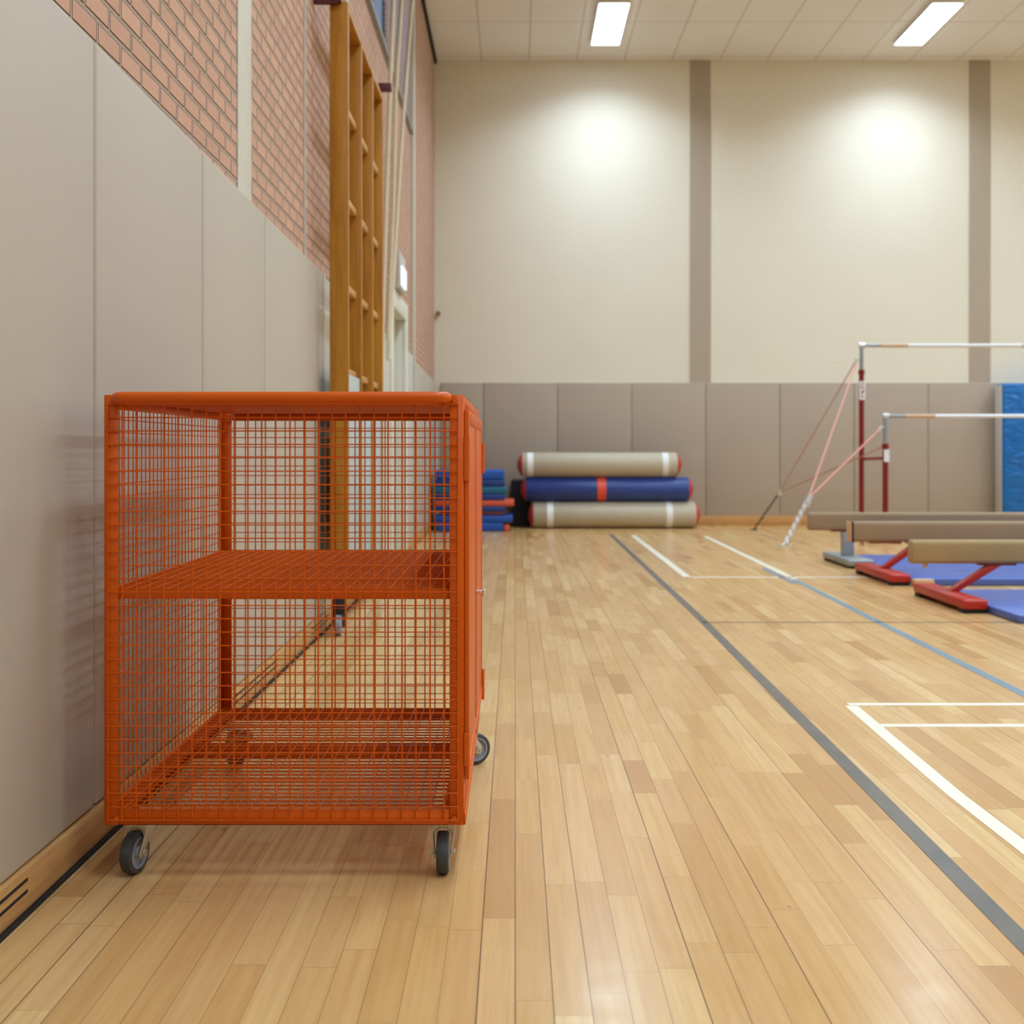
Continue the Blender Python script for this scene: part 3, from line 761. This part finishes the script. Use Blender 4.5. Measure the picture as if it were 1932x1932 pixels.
# ------------------------------------------------------------------ balance beams
def beam(y, xl, zb_, zt_, mat, lb, legmat, kind):
    o = thing('balance_beam', lb, 'balance beam', (xl+2.5, y, 0), 'low balance beams side by side')
    xr = xl+5.0
    poly = [(xl, 0)]
    h = (zt_-zb_)/2; c = (zt_+zb_)/2
    m = MB().prism([(y-.05, c-h*.75), (y-.05, c+h*.75), (y-.036, zt_), (y+.036, zt_), (y+.05, c+h*.75), (y+.05, c-h*.75), (y+.036, zb_), (y-.036, zb_)], 'x', xl, xr)
    m.build('beam_body', mat, o, bevel=.008, seg=2)
    for side in (0, 1):
        sg = 1 if side == 0 else -1; xe = xl if side == 0 else xr
        if kind == 'A':      # slanted leg
            xt = xe+sg*.56; xb = xe+sg*.25
            MB().hexa([(xb-.035, y-.03, .07), (xb+.035, y-.03, .07), (xb+.035, y+.03, .07), (xb-.035, y+.03, .07),
                       (xt-.045, y-.03, zb_), (xt+.045, y-.03, zb_), (xt+.045, y+.03, zb_), (xt-.045, y+.03, zb_)]).build('leg', legmat, o, bevel=.006)
            MB().box(xb-.075, xb+.075, y-.44, y+.44, .025, .085).build('foot', legmat, o, bevel=.012)
            MB().box(xb-.07, xb+.07, y-.42, y-.34, 0, .025).box(xb-.07, xb+.07, y+.34, y+.42, 0, .025).build('foot_pad', 'black', o)
            MB().box(xt-.12, xt+.12, y-.034, y+.034, zb_-.012, zb_).build('leg_bracket', 'darkred', o, bevel=.003)
            if side == 0: MB().cyl((xe+.10*sg, y, zb_-.03), (xe+.10*sg, y, zb_), .016, 10).build('wheel_stud', 'barwood', o, smooth=True)
        else:
            xc = xe+sg*.345
            MB().box(xc-.052, xc+.052, y-.03, y+.03, .07, zb_).build('leg', legmat, o, bevel=.004)
            MB().box(xc-.11, xc+.11, y-.40, y+.40, .02, .075).build('foot', legmat, o, bevel=.012)
            MB().box(xc-.1, xc+.1, y-.38, y+.38, 0, .02).build('foot_pad', 'black', o)
            MB().box(xc-.15, xc+.15, y-.034, y+.034, zb_-.012, zb_).build('leg_bracket', 'darkred', o, bevel=.003)
    return o
beam(9.8, 2.58, .300, .455, 'suede_grey', 'farthest low balance beam, on grey steel legs', 'greysteel', 'B')
b2 = beam(8.65, 2.595, .293, .450, 'suede_grey', 'middle low balance beam with black end band, red legs', 'red', 'A')
MB().box(2.601, 2.617, 8.597, 8.703, .29, .452).build('end_band', 'black', b2, bevel=.004)
MB().box(2.589, 2.600, 8.598, 8.702, .292, .451).build('end_cap', 'peach', b2, bevel=.004)
beam(7.25, 2.572, .266, .418, 'suede', 'nearest low balance beam, tan suede top, on red slanted legs', 'red', 'A')
# floor mats
def fmat(x0, x1, y0, y1, h, lb):
    o = MB().box(x0, x1, y0, y1, 0.0, h).build('floor_mat', 'bluemat', bevel=.008, seg=2)
    tag(o, lb, 'floor mat', 'blue landing mats under the beams'); return o
fmat(2.955, 7.0, 8.22, 9.38, .055, 'blue floor mat lying under the middle balance beam')
fmat(3.06, 7.0, 9.385, 10.15, .052, 'blue floor mat strip just behind the middle beam, by the grey leg')
fmat(2.905, 7.0, 6.42, 7.62, .05, 'blue floor mat nearest the camera, under the nearest beam')
fmat(4.2, 6.4, 11.45, 11.9, .06, 'small blue floor mat in front of the uneven bars')
o = MB().box((1719-CX)/256, (1757-CX)/256, 8.135, 8.205, 0, .055).build('wooden_block', 'peach', bevel=.004)
tag(o, 'small pale wooden block on the floor at the corner of the blue mat', 'block')

# upright crash mat at the right
cm = thing('crash_mat', 'bright blue crash mat standing upright against the back wall pads', 'crash mat', (7.4, 14.7, 0))
XM = 6.40
m = MB(); nx, nz_ = 24, 24
m.box(XM+.004, XM+2.4, 14.605, 14.86, 0, 1.885)
m.build('mat_body', 'crash', cm, bevel=.03, seg=3)
MB().box(XM-.006, XM+.004, 14.635, 14.85, .03, 1.86).build('side_panel', 'wallgrey', cm, bevel=.004)

# ------------------------------------------------------------------ light, world, camera
wd = bpy.data.worlds.new('World'); scene.world = wd; wd.use_nodes = True
nt = wd.node_tree; bg = nt.nodes['Background']
sky = nt.nodes.new('ShaderNodeTexSky'); sky.sky_type = 'HOSEK_WILKIE'; sky.turbidity = 4
sky.sun_direction = (.3, .5, .8)
nt.links.new(sky.outputs[0], bg.inputs[0]); bg.inputs[1].default_value = 2.5

cam = bpy.data.cameras.new('camera'); co = bpy.data.objects.new('camera', cam); COL.objects.link(co)
co.location = (0, 0, 1.0); co.rotation_euler = (math.pi/2, 0, 0)
cam.sensor_width = 36; cam.lens = 36*F/1932
cam.shift_x = -(CX-966)/1932; cam.shift_y = -(966-HY)/1932
cam.clip_end = 100; cam.clip_start = .02
cam.dof.use_dof = True; cam.dof.focus_distance = 2.75; cam.dof.aperture_fstop = 4.2
scene.camera = co
vs = scene.view_settings; vs.view_transform = 'Standard'; vs.look = 'None'; vs.gamma = 1.0; vs.use_curve_mapping = False
vs.exposure = 0.1
scene.cycles.use_denoising = True
scene.cycles.max_bounces = 7; scene.cycles.diffuse_bounces = 4; scene.cycles.glossy_bounces = 3; scene.cycles.caustics_reflective = False; scene.cycles.caustics_refractive = False
scene.cycles.sample_clamp_indirect = 3
